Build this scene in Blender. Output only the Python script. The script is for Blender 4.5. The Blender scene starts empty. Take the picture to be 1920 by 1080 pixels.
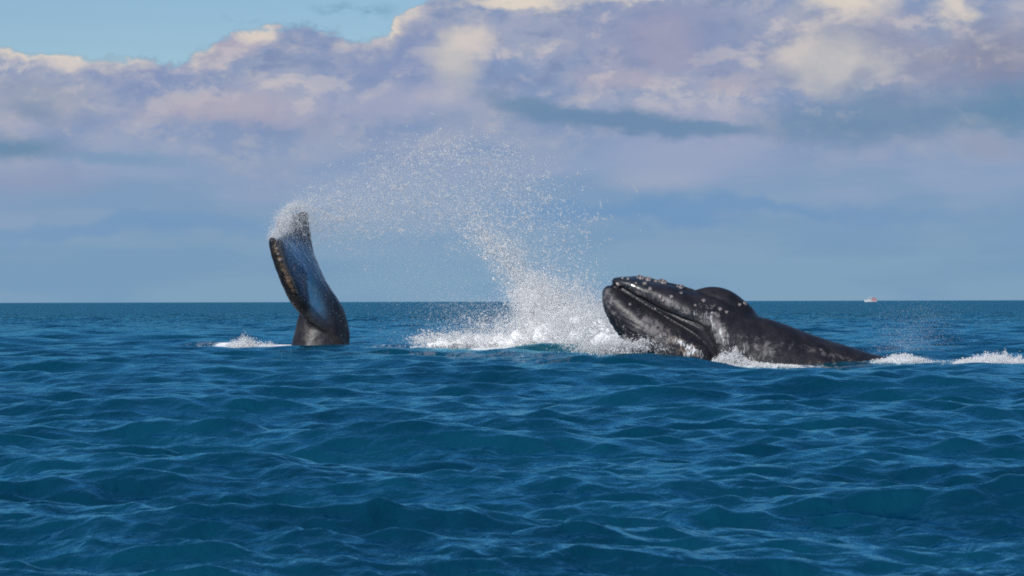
import bpy, bmesh, math, random
import numpy as np
from mathutils import Vector
from mathutils.bvhtree import BVHTree

random.seed(7)
rng = np.random.default_rng(11)
R = math.radians

# ------------------------------------------------------------------ camera
scene = bpy.context.scene
C = scene.collection
LENS = 110.0
F = LENS / 36.0 * 1920.0          # focal length in photo pixels
H = 1.6                           # eye height above the mean sea level
HOR = 565.0
ROLL = 0.0026

cam_d = bpy.data.cameras.new('camera')
cam_d.lens = LENS
cam_d.sensor_width = 36.0
cam_d.clip_start = 0.5
cam_d.clip_end = 80000.0
cam_d.shift_y = (HOR - 540.0) / 1920.0
cam_d.dof.use_dof = True
cam_d.dof.focus_distance = 92.0
cam_d.dof.aperture_fstop = 10.0
cam = bpy.data.objects.new('camera', cam_d)
C.objects.link(cam)
cam.location = (0, 0, H)
cam.rotation_mode = 'QUATERNION'
from mathutils import Euler, Quaternion
cam.rotation_quaternion = Quaternion((0, 1, 0), ROLL) @ Euler((R(90), 0, 0)).to_quaternion()
scene.camera = cam

# ------------------------------------------------------------------ colour management / render
scene.view_settings.view_transform = 'Standard'
scene.view_settings.look = 'None'
scene.view_settings.gamma = 1.0
scene.view_settings.exposure = 0.0
scene.view_settings.use_curve_mapping = False
scene.render.engine = 'CYCLES'
cy = scene.cycles
cy.max_bounces = 10
cy.diffuse_bounces = 8
cy.transparent_max_bounces = 16
cy.glossy_bounces = 3
cy.transmission_bounces = 4
cy.use_denoising = False
cy.pixel_filter_type = 'BLACKMAN_HARRIS'
cy.filter_width = 1.9
cy.caustics_reflective = False
cy.caustics_refractive = False
cy.sample_clamp_indirect = 1.0
cy.blur_glossy = 1.0

# ------------------------------------------------------------------ node helper
def lin(r, g, b):
    f = lambda c: (c / 255.0) / 12.92 if c / 255.0 <= 0.04045 else ((c / 255.0 + 0.055) / 1.055) ** 2.4
    return (f(r), f(g), f(b), 1.0)

class NT:
    def __init__(self, tree):
        self.t = tree
        self.n = tree.nodes
        self.l = tree.links
    def new(self, typ, **kw):
        n = self.n.new(typ)
        for k, v in kw.items():
            setattr(n, k, v)
        return n
    def set(self, sock, v):
        if isinstance(v, bpy.types.NodeSocket):
            self.l.new(v, sock)
        elif isinstance(v, (tuple, list)):
            sock.default_value = v
        else:
            sock.default_value = v
    def math(self, op, a, b=0.0, c=0.0, clamp=False):
        n = self.new('ShaderNodeMath', operation=op, use_clamp=clamp)
        self.set(n.inputs[0], a); self.set(n.inputs[1], b); self.set(n.inputs[2], c)
        return n.outputs[0]
    def vmath(self, op, a, b=(0, 0, 0)):
        n = self.new('ShaderNodeVectorMath', operation=op)
        self.set(n.inputs[0], a); self.set(n.inputs[1], b)
        return n.outputs['Vector'] if op not in ('LENGTH', 'DOT_PRODUCT') else n.outputs['Value']
    def scale(self, a, s):
        n = self.new('ShaderNodeVectorMath', operation='SCALE')
        self.set(n.inputs[0], a); self.set(n.inputs['Scale'], s)
        return n.outputs[0]
    def comb(self, x, y, z):
        n = self.new('ShaderNodeCombineXYZ')
        self.set(n.inputs[0], x); self.set(n.inputs[1], y); self.set(n.inputs[2], z)
        return n.outputs[0]
    def sep(self, v):
        n = self.new('ShaderNodeSeparateXYZ')
        self.set(n.inputs[0], v)
        return n.outputs
    def noise(self, v, scale, detail=4.0, rough=0.5, dist=0.0, color=False):
        n = self.new('ShaderNodeTexNoise')
        self.set(n.inputs['Vector'], v); n.inputs['Scale'].default_value = scale
        n.inputs['Detail'].default_value = detail
        n.inputs['Roughness'].default_value = rough
        n.inputs['Distortion'].default_value = dist
        return n.outputs['Color' if color else 'Fac']
    def ramp(self, v, a, b, lo=0.0, hi=1.0, smooth=True):
        n = self.new('ShaderNodeMapRange', interpolation_type='SMOOTHSTEP' if smooth else 'LINEAR')
        self.set(n.inputs['Value'], v)
        self.set(n.inputs['From Min'], a); self.set(n.inputs['From Max'], b)
        self.set(n.inputs['To Min'], lo); self.set(n.inputs['To Max'], hi)
        return n.outputs[0]
    def mix(self, f, a, b):
        n = self.new('ShaderNodeMix', data_type='RGBA')
        self.set(n.inputs[0], f); self.set(n.inputs[6], a); self.set(n.inputs[7], b)
        return n.outputs[2]
    def curve(self, v, pts, lo, hi):
        """piecewise curve: v in lo..hi, pts (v, value 0..1)"""
        n = self.new('ShaderNodeFloatCurve')
        u = self.math('DIVIDE', self.math('SUBTRACT', v, lo), hi - lo, clamp=True)
        self.set(n.inputs['Value'], u)
        cv = n.mapping.curves[0]
        while len(cv.points) < len(pts):
            cv.points.new(0.5, 0.5)
        for p, (x, y) in zip(cv.points, pts):
            p.location = ((x - lo) / (hi - lo), y)
            p.handle_type = 'AUTO_CLAMPED'
        n.mapping.update()
        return n.outputs[0]

# ------------------------------------------------------------------ world: clear sky + cloud bank
SUN_EL, SUN_AZ = R(30), R(210)       # azimuth clockwise from +Y (the view direction): behind the camera, to its left
world = bpy.data.worlds.new('World')
scene.world = world
world.use_nodes = True
wt = world.node_tree
for n in list(wt.nodes):
    wt.nodes.remove(n)
W = NT(wt)
w_out = W.new('ShaderNodeOutputWorld')
sky = W.new('ShaderNodeTexSky', sky_type='NISHITA', sun_disc=False)
sky.sun_elevation = SUN_EL
sky.sun_rotation = SUN_AZ
sky.altitude = 0
sky.air_density = 1.0
sky.dust_density = 0.0
sky.ozone_density = 6.0
bg_clear = W.new('ShaderNodeBackground')
bg_clear.inputs['Strength'].default_value = 0.080
wt.links.new(sky.outputs[0], bg_clear.inputs['Color'])

tc = W.new('ShaderNodeTexCoord')
d = tc.outputs['Generated']
P = W.scale(d, F / 1000.0)
px, py_, pz = W.sep(P)[0], W.sep(P)[1], W.sep(P)[2]
# warped coordinates
Pn = W.comb(px, py_, W.math('MULTIPLY', pz, 1.7))
w1 = W.vmath('SUBTRACT', W.noise(Pn, 4.0, 5.0, 0.55, color=True), (0.5, 0.5, 0.5))
w2 = W.vmath('SUBTRACT', W.noise(Pn, 15.0, 5.0, 0.6, color=True), (0.5, 0.5, 0.5))
flat = W.comb(px, 0.0, pz)
def warped(a, b):
    v = W.vmath('ADD', flat, W.scale(w1, a))
    v = W.vmath('ADD', v, W.scale(w2, b))
    o = W.sep(v)
    return W.comb(o[0], 0.0, o[2])
PW = warped(0.13, 0.07)
PS = warped(0.16, 0.022)
PT = warped(0.05, 0.018)
PU = warped(0.07, 0.04)
f_big = W.noise(Pn, 2.6, 5.0, 0.5)
f_mid = W.noise(Pn, 6.5, 6.0, 0.58)
f_fine = W.noise(Pn, 16.0, 6.0, 0.62)
f_str = W.noise(W.comb(px, py_, W.math('MULTIPLY', pz, 5.0)), 2.2, 5.0, 0.5)

def S(x, y):           # photo pixel -> sky coordinate
    return ((x - 960.0) / 1000.0, (HOR - y) / 1000.0)
def blob(src, x, y, rx, ry, rot=0.0, inner=0.15):
    cx, cz = S(x, y)
    m = W.new('ShaderNodeMapping', vector_type='TEXTURE')
    W.set(m.inputs['Vector'], src)
    m.inputs['Location'].default_value = (cx, 0, cz)
    m.inputs['Rotation'].default_value = (0, R(rot), 0)
    m.inputs['Scale'].default_value = (rx / 1000.0, 1, ry / 1000.0)
    return W.ramp(W.vmath('LENGTH', m.outputs[0]), 1.0, inner)

zw = W.sep(PW)[2]
xw = W.sep(PW)[0]
# hazy low sky (the lower part of the bank, thin cloud seen edge on)
low = W.mix(W.ramp(pz, 0.03, 0.26), lin(129, 164, 190), lin(144, 164, 195))
low = W.mix(W.math('MULTIPLY', W.ramp(f_str, 0.42, 0.62), 0.55), low, lin(112, 152, 188))
low = W.mix(W.math('MULTIPLY', W.ramp(f_big, 0.45, 0.65), W.ramp(pz, 0.1, 0.3, 0.0, 0.55)), low, lin(150, 165, 192))
# bank body
bank = W.mix(W.ramp(f_mid, 0.38, 0.62), lin(132, 152, 188), lin(162, 169, 192))
bank = W.mix(W.math('MULTIPLY', W.ramp(f_fine, 0.5, 0.68), 0.5), bank, lin(190, 186, 192))
col = W.mix(W.ramp(W.math('ADD', pz, W.math('MULTIPLY', W.math('SUBTRACT', f_big, 0.5), 0.25)), 0.20, 0.36), low, bank)

# billows: tops of the lumps catch the sun, their undersides fall into shade
def lumps_at(off):
    v = W.vmath('ADD', Pn, off)
    return W.math('ADD', W.noise(v, 7.5, 7.0, 0.62, 0.3), W.math('MULTIPLY', W.noise(v, 2.8, 3.0, 0.5), 0.9))
relief = W.math('SUBTRACT', lumps_at((0.0, 0.0, 0.0)), lumps_at((-0.012, 0.0, 0.045)))
rel_w = W.math('MULTIPLY', W.ramp(pz, 0.26, 0.44), W.ramp(f_big, 0.34, 0.56, 0.45, 1.0))
LIL = lin(132, 148, 188)
PUR = lin(139, 149, 184)
PINK = lin(180, 173, 188)
CRM = lin(226, 212, 200)
CRG = lin(194, 192, 192)
BLU = lin(112, 152, 186)
DBL = lin(96, 136, 168)
strokes = [  # src, x, y, rx, ry, rot, colour, strength
    (PW, 760, 95, 250, 105, 0, LIL, 0.85),
    (PW, 260, 135, 190, 60, 0, LIL, 0.75),
    (PW, 1250, 75, 300, 95, 4, PUR, 0.8),
    (PW, 1640, 110, 300, 110, 0, lin(152, 155, 176), 0.8),
    (PW, 1870, 110, 190, 110, 0, lin(132, 134, 156), 0.7),
    (PW, 450, 95, 130, 55, -18, PINK, 0.9),
    (PW, 400, 200, 240, 42, 0, PINK, 0.85),
    (PW, 80, 190, 150, 60, 0, lin(160, 166, 182), 0.7),
    (PW, 700, 190, 240, 50, 0, lin(170, 172, 196), 0.7),
    (PW, 1250, 85, 110, 55, 0, lin(166, 162, 184), 0.7),
    (PW, 1150, 140, 130, 45, 0, PINK, 0.75),
    (PW, 1370, 150, 80, 40, 0, PINK, 0.7),
    (PW, 860, 110, 75, 105, 18, CRG, 0.95),
    (PW, 890, 75, 70, 50, 0, CRM, 0.75),
    (PW, 1560, 130, 130, 85, 0, CRG, 1.0),
    (PW, 1500, 95, 60, 40, 0, CRM, 0.6),
    (PW, 1660, 130, 60, 40, 0, CRG, 0.7),
    (PS, 1660, 225, 420, 70, -3, lin(108, 140, 172), 0.85),
    (PS, 1900, 215, 180, 75, 0, DBL, 0.8),
    (PT, 1290, 300, 280, 80, 4, lin(158, 168, 198), 0.75),
    (PT, 1230, 345, 150, 35, 0, lin(166, 174, 196), 0.7),
    (PT, 1300, 215, 200, 34, 0, lin(166, 170, 194), 0.7),
    (PT, 1840, 280, 90, 34, 8, lin(150, 160, 184), 0.9),
    (PT, 40, 278, 150, 32, 0, DBL, 0.85),
    (PS, 90, 215, 60, 24, 0, lin(130, 148, 176), 0.7),
    (PT, 230, 292, 160, 20, 0, BLU, 0.6),
    (PS, 90, 335, 220, 40, 0, lin(142, 156, 186), 0.6),
    (PS, 1300, 415, 700, 26, 0, lin(108, 150, 192), 0.75),
    (PS, 200, 440, 560, 22, 0, lin(112, 152, 192), 0.7),
]
col = W.mix(W.math('MULTIPLY', W.math('MULTIPLY', W.ramp(relief, 0.03, 0.20), rel_w), 0.50), col, lin(212, 203, 202))
col = W.mix(W.math('MULTIPLY', W.math('MULTIPLY', W.ramp(relief, -0.02, -0.18), rel_w), 0.60), col, lin(120, 138, 176))
for src, x, y, rx, ry, rot, c, s in strokes:
    col = W.mix(W.math('MULTIPLY', blob(src, x, y, rx, ry, rot), s), col, c)

col = W.mix(W.math('MULTIPLY', W.math('MULTIPLY', W.ramp(relief, 0.03, 0.20), rel_w), 0.34), col, lin(220, 208, 202))
col = W.mix(W.math('MULTIPLY', W.math('MULTIPLY', W.ramp(relief, -0.02, -0.18), rel_w), 0.26), col, lin(120, 138, 176))
for (x, y, rx, ry, rot, c, s) in [(1010, 203, 150, 26, 10, lin(108, 140, 172), 0.9), (1180, 234, 300, 34, 5, lin(106, 138, 172), 0.95), (1330, 246, 130, 20, 0, lin(110, 142, 174), 0.8)]:
    col = W.mix(W.math('MULTIPLY', blob(PU, x, y, rx, ry, rot, 0.3), s), col, c)
# upper edge of the bank, and the sunlit crest just below that edge
edge_pts = [(-5.8, 0.62), (-3.0, 0.50), (-0.96, 0.490), (-0.80, 0.462), (-0.63, 0.458), (-0.54, 0.488),
            (-0.44, 0.520), (-0.24, 0.515), (-0.20, 0.545), (-0.13, 0.585), (0.1, 0.60), (0.9, 0.63), (3.0, 0.75), (5.8, 0.6)]
edge = W.curve(xw, edge_pts, -5.87, 5.87)
gap = W.math('SUBTRACT', edge, zw)                       # > 0 inside the bank
crest = W.math('MULTIPLY', W.ramp(gap, 0.075, 0.0), W.ramp(W.math('ADD', f_mid, W.math('MULTIPLY', f_big, 0.5)), 0.62, 0.86))
col = W.mix(W.math('MULTIPLY', crest, 0.95), col, lin(232, 218, 202))
for (x, y, rx, ry, rot, s) in [(745, 42, 34, 20, -32, 1.0), (985, 2, 190, 26, 0, 1.0), (1580, 22, 120, 48, 0, 0.9),
                               (1780, 22, 60, 38, 0, 0.8), (60, 95, 120, 22, 6, 0.85), (500, 72, 60, 24, -12, 0.7), (1250, 6, 160, 16, 0, 0.7)]:
    col = W.mix(W.math('MULTIPLY', blob(PW, x, y, rx, ry, rot), s), col, lin(230, 217, 200))
mask_bank = W.ramp(gap, 0.0, 0.018)
col = W.mix(0.13, col, lin(118, 140, 172))
# loose cloud higher up and all round
high = W.noise(W.comb(px, py_, W.math('MULTIPLY', pz, 1.6)), 0.38, 5.0, 0.5)
high_m = W.math('MULTIPLY', W.ramp(high, 0.45, 0.8, 0.0, 0.35), W.ramp(pz, 0.55, 1.1))
col_high = W.mix(W.ramp(high, 0.5, 0.7), lin(150, 172, 196), lin(140, 154, 184))
# a few wisps in the clear gap
wisp = W.math('MAXIMUM', blob(PS, 475, 28, 62, 20, -8, 0.0), blob(PS, 690, 4, 110, 22, 0, 0.0))
wisp = W.math('MULTIPLY', W.math('MULTIPLY', wisp, W.ramp(f_fine, 0.36, 0.6)), 0.9)
col = W.mix(W.math('SUBTRACT', 1.0, mask_bank), col, lin(110, 150, 176))
bg_cloud = W.new('ShaderNodeBackground')
bg_cloud.inputs['Strength'].default_value = 1.0
wt.links.new(col, bg_cloud.inputs['Color'])
bg_high = W.new('ShaderNodeBackground')
wt.links.new(col_high, bg_high.inputs['Color'])
m0 = W.new('ShaderNodeMixShader'); W.set(m0.inputs[0], high_m)
wt.links.new(bg_clear.outputs[0], m0.inputs[1]); wt.links.new(bg_high.outputs[0], m0.inputs[2])
m1 = W.new('ShaderNodeMixShader'); W.set(m1.inputs[0], W.math('MAXIMUM', mask_bank, wisp))
wt.links.new(m0.outputs[0], m1.inputs[1]); wt.links.new(bg_cloud.outputs[0], m1.inputs[2])
wt.links.new(m1.outputs[0], w_out.inputs['Surface'])
world.cycles.sampling_method = 'MANUAL'
world.cycles.sample_map_resolution = 512

# ------------------------------------------------------------------ sun
sun_d = bpy.data.lights.new('sun', 'SUN')
sun_d.energy = 5.0
sun_d.angle = R(0.5)
sun_d.color = (1.0, 0.975, 0.94)
sun = bpy.data.objects.new('sun', sun_d)
C.objects.link(sun)
sun_dir = Vector((math.sin(SUN_AZ) * math.cos(SUN_EL), math.cos(SUN_AZ) * math.cos(SUN_EL), math.sin(SUN_EL)))
sun.rotation_euler = sun_dir.to_track_quat('Z', 'Y').to_euler()
sun.location = (-30, -40, 60)

# ------------------------------------------------------------------ placing helpers
def at(x, y, D):
    """photo pixel seen at distance D (metres along the view) -> world point"""
    yt = y + ROLL * (x - 960.0)
    return np.array([(x - 960.0) / F * D, D, H + (HOR - yt) / F * D])

def tag(o, label=None, cat=None, group=None, kind=None):
    if label: o['label'] = label
    if cat: o['category'] = cat
    if group: o['group'] = group
    if kind: o['kind'] = kind
    return o

def mesh_obj(name, verts, faces, mat, parent=None, smooth=True):
    me = bpy.data.meshes.new(name)
    me.from_pydata([tuple(v) for v in verts], [], faces)
    if smooth:
        me.polygons.foreach_set('use_smooth', [True] * len(me.polygons))
    me.update()
    if mat: me.materials.append(mat)
    o = bpy.data.objects.new(name, me)
    C.objects.link(o)
    if parent: o.parent = parent
    return o

def np_mesh(name, co, quads, mat, tri=False, smooth=True):
    n = 3 if tri else 4
    me = bpy.data.meshes.new(name)
    me.vertices.add(len(co)); me.vertices.foreach_set('co', np.ascontiguousarray(co, np.float32).ravel())
    nf = len(quads)
    me.loops.add(nf * n); me.loops.foreach_set('vertex_index', np.ascontiguousarray(quads, np.int32).ravel())
    me.polygons.add(nf)
    me.polygons.foreach_set('loop_start', np.arange(0, nf * n, n, dtype=np.int32))
    me.polygons.foreach_set('use_smooth', np.full(nf, smooth))
    me.update(calc_edges=True)
    if mat: me.materials.append(mat)
    o = bpy.data.objects.new(name, me)
    C.objects.link(o)
    return o

def attr(o, name, vals):
    a = o.data.attributes.new(name, 'FLOAT', 'POINT')
    a.data.foreach_set('value', np.ascontiguousarray(vals, np.float32))

def new_mat(name):
    m = bpy.data.materials.new(name)
    m.use_nodes = True
    for n in list(m.node_tree.nodes): m.node_tree.nodes.remove(n)
    t = NT(m.node_tree)
    out = t.new('ShaderNodeOutputMaterial')
    return m, t, out

# ------------------------------------------------------------------ sea
m_sea, T, out = new_mat('sea_water')
geo = T.new('ShaderNodeNewGeometry')
pos = geo.outputs['Position']
fo = T.new('ShaderNodeAttribute', attribute_name='foam').outputs['Fac']
ae = T.new('ShaderNodeAttribute', attribute_name='aeration').outputs['Fac']
flat_pos = T.comb(T.sep(pos)[0], T.math('MULTIPLY', T.sep(pos)[1], 0.8), 0.0)
dist = T.vmath('LENGTH', pos)
n1 = T.noise(flat_pos, 5.0, 3.0, 0.55, 0.3)
n2 = T.noise(flat_pos, 0.5, 3.0, 0.55, 0.0)       # carries on the chop where the mesh gets coarse
hgt = T.math('ADD', T.math('MULTIPLY', n1, 0.044), T.math('MULTIPLY', T.math('MULTIPLY', n2, T.ramp(dist, 70.0, 350.0)), 1.7))
bump = T.new('ShaderNodeBump')
bump.inputs['Strength'].default_value = 1.0
bump.inputs['Distance'].default_value = 1.0
T.set(bump.inputs['Height'], hgt)
# deep water: dark blue light coming back up, plus sky reflection whose share a rough sea limits at grazing angles
body = T.mix(T.ramp(T.noise(flat_pos, 0.35, 3.0, 0.5), 0.35, 0.65), (0.0010, 0.029, 0.056, 1), (0.0016, 0.043, 0.078, 1))
body = T.mix(ae, body, (0.014, 0.120, 0.140, 1))
wd = T.new('ShaderNodeBsdfDiffuse'); T.set(wd.inputs['Color'], body); T.l.new(bump.outputs[0], wd.inputs['Normal'])
wg = T.new('ShaderNodeBsdfGlossy'); wg.inputs['Color'].default_value = (0.30, 0.80, 1.0, 1); wg.inputs['Roughness'].default_value = 0.11
T.l.new(bump.outputs[0], wg.inputs['Normal'])
fr = T.new('ShaderNodeFresnel'); fr.inputs['IOR'].default_value = 1.46; T.l.new(bump.outputs[0], fr.inputs['Normal'])
ff = T.math('MINIMUM', fr.outputs[0], 0.8)
bs = T.new('ShaderNodeMixShader'); T.set(bs.inputs[0], ff)
T.l.new(wd.outputs[0], bs.inputs[1]); T.l.new(wg.outputs[0], bs.inputs[2])
fd = T.new('ShaderNodeBsdfDiffuse'); fd.inputs['Color'].default_value = (0.80, 0.82, 0.84, 1)
T.l.new(bump.outputs[0], fd.inputs['Normal'])
fn = T.noise(T.comb(T.sep(pos)[0], T.math('MULTIPLY', T.sep(pos)[1], 0.55), 0.0), 2.2, 6.0, 0.65)
fm = T.ramp(T.math('ADD', T.math('MULTIPLY', fo, 0.75), T.math('MULTIPLY', T.math('SUBTRACT', fn, 0.5), 1.1)), 0.26, 0.5)
fm = T.math('MULTIPLY', fm, T.ramp(fo, 0.02, 0.2))
lace = T.noise(T.comb(T.sep(pos)[0], T.math('MULTIPLY', T.sep(pos)[1], 0.7), 0.0), 1.3, 5.0, 0.6, 1.2)
lace = T.ramp(T.math('ABSOLUTE', T.math('SUBTRACT', lace, 0.5)), 0.055, 0.0)
fm = T.math('MAXIMUM', fm, T.math('MULTIPLY', T.math('MULTIPLY', lace, T.ramp(fo, 0.06, 0.45)), 0.28))
ms = T.new('ShaderNodeMixShader'); T.set(ms.inputs[0], fm)
T.l.new(bs.outputs[0], ms.inputs[1]); T.l.new(fd.outputs[0], ms.inputs[2])
T.l.new(ms.outputs[0], out.inputs['Surface'])

# wind sea: Gerstner components, wavelengths 0.22 m .. 13 m, running towards the camera and a little across
NW = 170
lam = np.exp(np.linspace(math.log(0.16), math.log(10.0), NW)) * rng.uniform(0.97, 1.03, NW)
kk = 2 * math.pi / lam
spread = np.interp(np.log(lam), [math.log(0.16), math.log(10.0)], [0.9, 0.42])
th = R(-102) + rng.normal(0, 1, NW) * spread
steep = 0.0235 * np.interp(np.log(lam), np.log([0.16, 0.35, 1.0, 3.0, 6.0, 10.0]), [1.5, 1.85, 1.4, 0.85, 0.85, 0.65])
amp = steep / kk
dx, dy = np.cos(th), np.sin(th)
ph = rng.uniform(0, 2 * math.pi, NW)

# swells heaped up by the animals and a few marked crests: (photo x, D, half width m, half depth m, height m)
HEAPS = [(1440, 70.5, 2.6, 3.0, -0.22), (1890, 80.5, 1.8, 3.0, -0.12), (1660, 83, 1.5, 3.0, -0.10), (1235, 81, 1.9, 1.6, 0.26), (1100, 86, 2.5, 2.0, 0.10), (990, 96, 1.9, 0.9, 0.30), (1490, 81, 2.9, 7.0, -0.36), (600, 103, 2.5, 1.3, 0.06)]
CALM = [(1420, 85, 6.0, 5.0, 0.65), (600, 106, 4.0, 4.0, 0.5), (1850, 85, 3.5, 3.0, 0.5)]
# foam lying on the water: (photo x, D, half width m, half depth m, amount)
FOAMS = [(470, 110, 2.2, 1.6, 1.0), (560, 107, 1.8, 1.0, 0.7), (690, 107, 2.0, 1.0, 0.4), (900, 104, 3.2, 2.4, 1.0), (1080, 100, 3.6, 3.2, 1.2),
         (1370, 87, 1.2, 1.5, 1.0), (1685, 87, 0.9, 1.0, 0.8), (1890, 82, 1.6, 1.4, 1.1), (850, 88, 3.5, 7.0, 0.24), (990, 84, 2.2, 7.0, 0.26), (1450, 86, 2.5, 0.8, 0.5)]
AERATE = [(990, 97, 2.2, 1.3, 1.0), (820, 99, 2.0, 1.5, 0.7), (1080, 94, 2.6, 2.0, 0.6), (1400, 85, 3.0, 1.4, 0.3), (590, 106, 1.8, 1.2, 0.3)]

def patch(X, Y, lst):
    o = np.zeros_like(X)
    for (x, D, a, b, s) in lst:
        cx = (x - 960.0) / F * D
        o = np.maximum(o, s * np.exp(-((X - cx) / a) ** 2 - ((Y - D) / b) ** 2))
    return o
def heap(X, Y):
    o = np.zeros_like(X)
    for (x, D, a, b, s) in HEAPS:
        cx = (x - 960.0) / F * D
        o += s * np.exp(-((X - cx) / a) ** 2 - ((Y - D) / b) ** 2)
    return o

def sea_height(X, Y):
    z = np.zeros_like(X)
    for i in range(NW):
        z += amp[i] * np.cos(kk[i] * (dx[i] * X + dy[i] * Y) + ph[i])
    return z * (1 - patch(X, Y, CALM)) + heap(X, Y)

def build_sea():
    r = [7.0]
    while r[-1] < 30000:
        q = 1.0026 if r[-1] < 120 else (1.0034 if r[-1] < 420 else (1.007 if r[-1] < 1200 else 1.03))
        if r[-1] < 13: q = 1.012
        r.append(r[-1] * q)
    r = np.array(r)
    dense = np.arange(-12.6, 12.6001, 0.080)
    side = [12.6]; s = 0.1
    while side[-1] < 180:
        side.append(side[-1] + s); s = min(s * 1.16, 4.0)
    side = np.array(side[1:-1])
    az = np.concatenate([-side[::-1], dense, side])
    az = np.concatenate([az, [180.0]])
    na, nr = len(az), len(r)
    dr = np.gradient(r)
    da = np.maximum(np.gradient(az), 0.0)
    A, Rr = np.meshgrid(np.radians(az), r)
    X0, Y0 = (np.sin(A) * Rr), (np.cos(A) * Rr)
    sp = np.maximum(np.broadcast_to(dr[:, None], A.shape), Rr * np.radians(da)[None, :] * 0.9).astype(np.float32)
    X0 = X0.astype(np.float32); Y0 = Y0.astype(np.float32)
    X = X0.copy(); Y = Y0.copy(); Z = np.zeros_like(X0)
    dmin = sp.min(axis=1)
    for i in range(NW):
        rows = np.nonzero(dmin * 2.4 < lam[i])[0]
        if not len(rows): continue
        e = rows[-1] + 1
        fade = np.clip((lam[i] / sp[:e] - 2.4) / 2.5, 0, 1)
        p = (kk[i] * (dx[i] * X0[:e].astype(np.float64) + dy[i] * Y0[:e]) + ph[i]).astype(np.float32)
        c = np.cos(p) * fade * np.float32(amp[i]); s_ = np.sin(p) * fade * np.float32(amp[i] * 0.62)
        Z[:e] += c
        X[:e] -= np.float32(dx[i]) * s_
        Y[:e] -= np.float32(dy[i]) * s_
    Z = Z * (1 - patch(X0, Y0, CALM)) + heap(X0, Y0)
    co = np.stack([X, Y, Z], -1).reshape(-1, 3)
    co = np.vstack([co, [[0, 0, -0.1]]])
    I = np.arange(nr * na).reshape(nr, na)
    J = np.roll(I, -1, axis=1)
    q = np.stack([I[:-1], J[:-1], J[1:], I[1:]], -1).reshape(-1, 4)
    o = np_mesh('sea', co, q, m_sea)
    foam = np.append(patch(X0, Y0, FOAMS).ravel(), 0)
    aer = np.append(np.clip(patch(X0, Y0, AERATE), 0, 1).ravel(), 0)
    attr(o, 'foam', foam); attr(o, 'aeration', aer)
    tag(o, 'choppy deep blue open sea reaching to the horizon', 'sea', kind='structure')
    return o
sea = build_sea()
print('SEA faces', len(sea.data.polygons))

# ------------------------------------------------------------------ whales
def whale_mat(name, base_a, base_b, pale_col, warm, painted_sheen=(0.012, 0.022, 0.035, 1)):
    m, t, out = new_mat(name)
    tc = t.new('ShaderNodeTexCoord'); o = tc.outputs['Object']
    pale = t.new('ShaderNodeAttribute', attribute_name='pale').outputs['Fac']
    film = t.new('ShaderNodeAttribute', attribute_name='film').outputs['Fac']
    warmf = t.new('ShaderNodeAttribute', attribute_name='warm').outputs['Fac']
    na = t.noise(o, 2.2, 5, 0.6)
    nb = t.noise(o, 7.0, 6, 0.65, 0.5)
    nc = t.noise(o, 26.0, 4, 0.6)
    c = t.mix(t.ramp(na, 0.35, 0.7), base_a, base_b)
    slick_sheen = t.new('ShaderNodeAttribute', attribute_name='slick_sheen').outputs['Fac']
    c = t.mix(slick_sheen, c, painted_sheen)  # blue sky reflection painted into the base colour, under the real coat
    pm = t.ramp(t.math('ADD', t.math('MULTIPLY', pale, 0.6), t.math('MULTIPLY', t.math('SUBTRACT', nb, 0.5), 1.5)), 0.2, 0.62)
    pm = t.math('MULTIPLY', pm, t.ramp(pale, 0.02, 0.5))
    c = t.mix(t.math('MULTIPLY', pm, 0.8), c, pale_col)
    wm = t.math('MULTIPLY', t.ramp(t.math('ADD', t.math('MULTIPLY', warmf, 0.7), t.math('MULTIPLY', t.math('SUBTRACT', nb, 0.5), 1.6)), 0.25, 0.6), t.ramp(warmf, 0.02, 0.4))
    c = t.mix(t.math('MULTIPLY', wm, 0.75), c, warm)
    # scratches and small scars
    sc = t.noise(t.vmath('MULTIPLY', o, (1.0, 1.0, 3.0)), 15.0, 3, 0.7, 1.5)
    c = t.mix(t.math('MULTIPLY', t.ramp(sc, 0.66, 0.76), 0.3), c, pale_col)
    # white water streaming off
    fs = t.noise(t.vmath('MULTIPLY', o, (3.2, 3.2, 1.0)), 4.0, 6, 0.68, 0.8)
    fm = t.ramp(t.math('ADD', t.math('MULTIPLY', film, 0.7), t.math('MULTIPLY', t.math('SUBTRACT', fs, 0.5), 1.7)), 0.3, 0.75)
    fm = t.math('MULTIPLY', fm, t.ramp(film, 0.02, 0.35))
    c = t.mix(fm, c, (0.72, 0.74, 0.76, 1))
    b = t.new('ShaderNodeBsdfPrincipled')
    t.set(b.inputs['Base Color'], c)
    t.set(b.inputs['Roughness'], t.math('ADD', t.ramp(nb, 0.3, 0.7, 0.30, 0.48), t.math('MULTIPLY', fm, 0.3)))
    b.inputs['IOR'].default_value = 1.5
    t.set(b.inputs['Specular IOR Level'], t.ramp(slick_sheen, 0.0, 0.6, 0.30, 0.5))
    t.set(b.inputs['Coat Weight'], slick_sheen); b.inputs['Coat Roughness'].default_value = 0.12; b.inputs['Coat IOR'].default_value = 1.7
    bp = t.new('ShaderNodeBump'); bp.inputs['Strength'].default_value = 0.6; bp.inputs['Distance'].default_value = 1.0
    t.set(bp.inputs['Height'], t.math('ADD', t.math('MULTIPLY', nb, 0.022), t.math('MULTIPLY', nc, 0.005)))
    t.l.new(bp.outputs[0], b.inputs['Normal'])
    t.l.new(b.outputs[0], out.inputs['Surface'])
    return m

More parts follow.
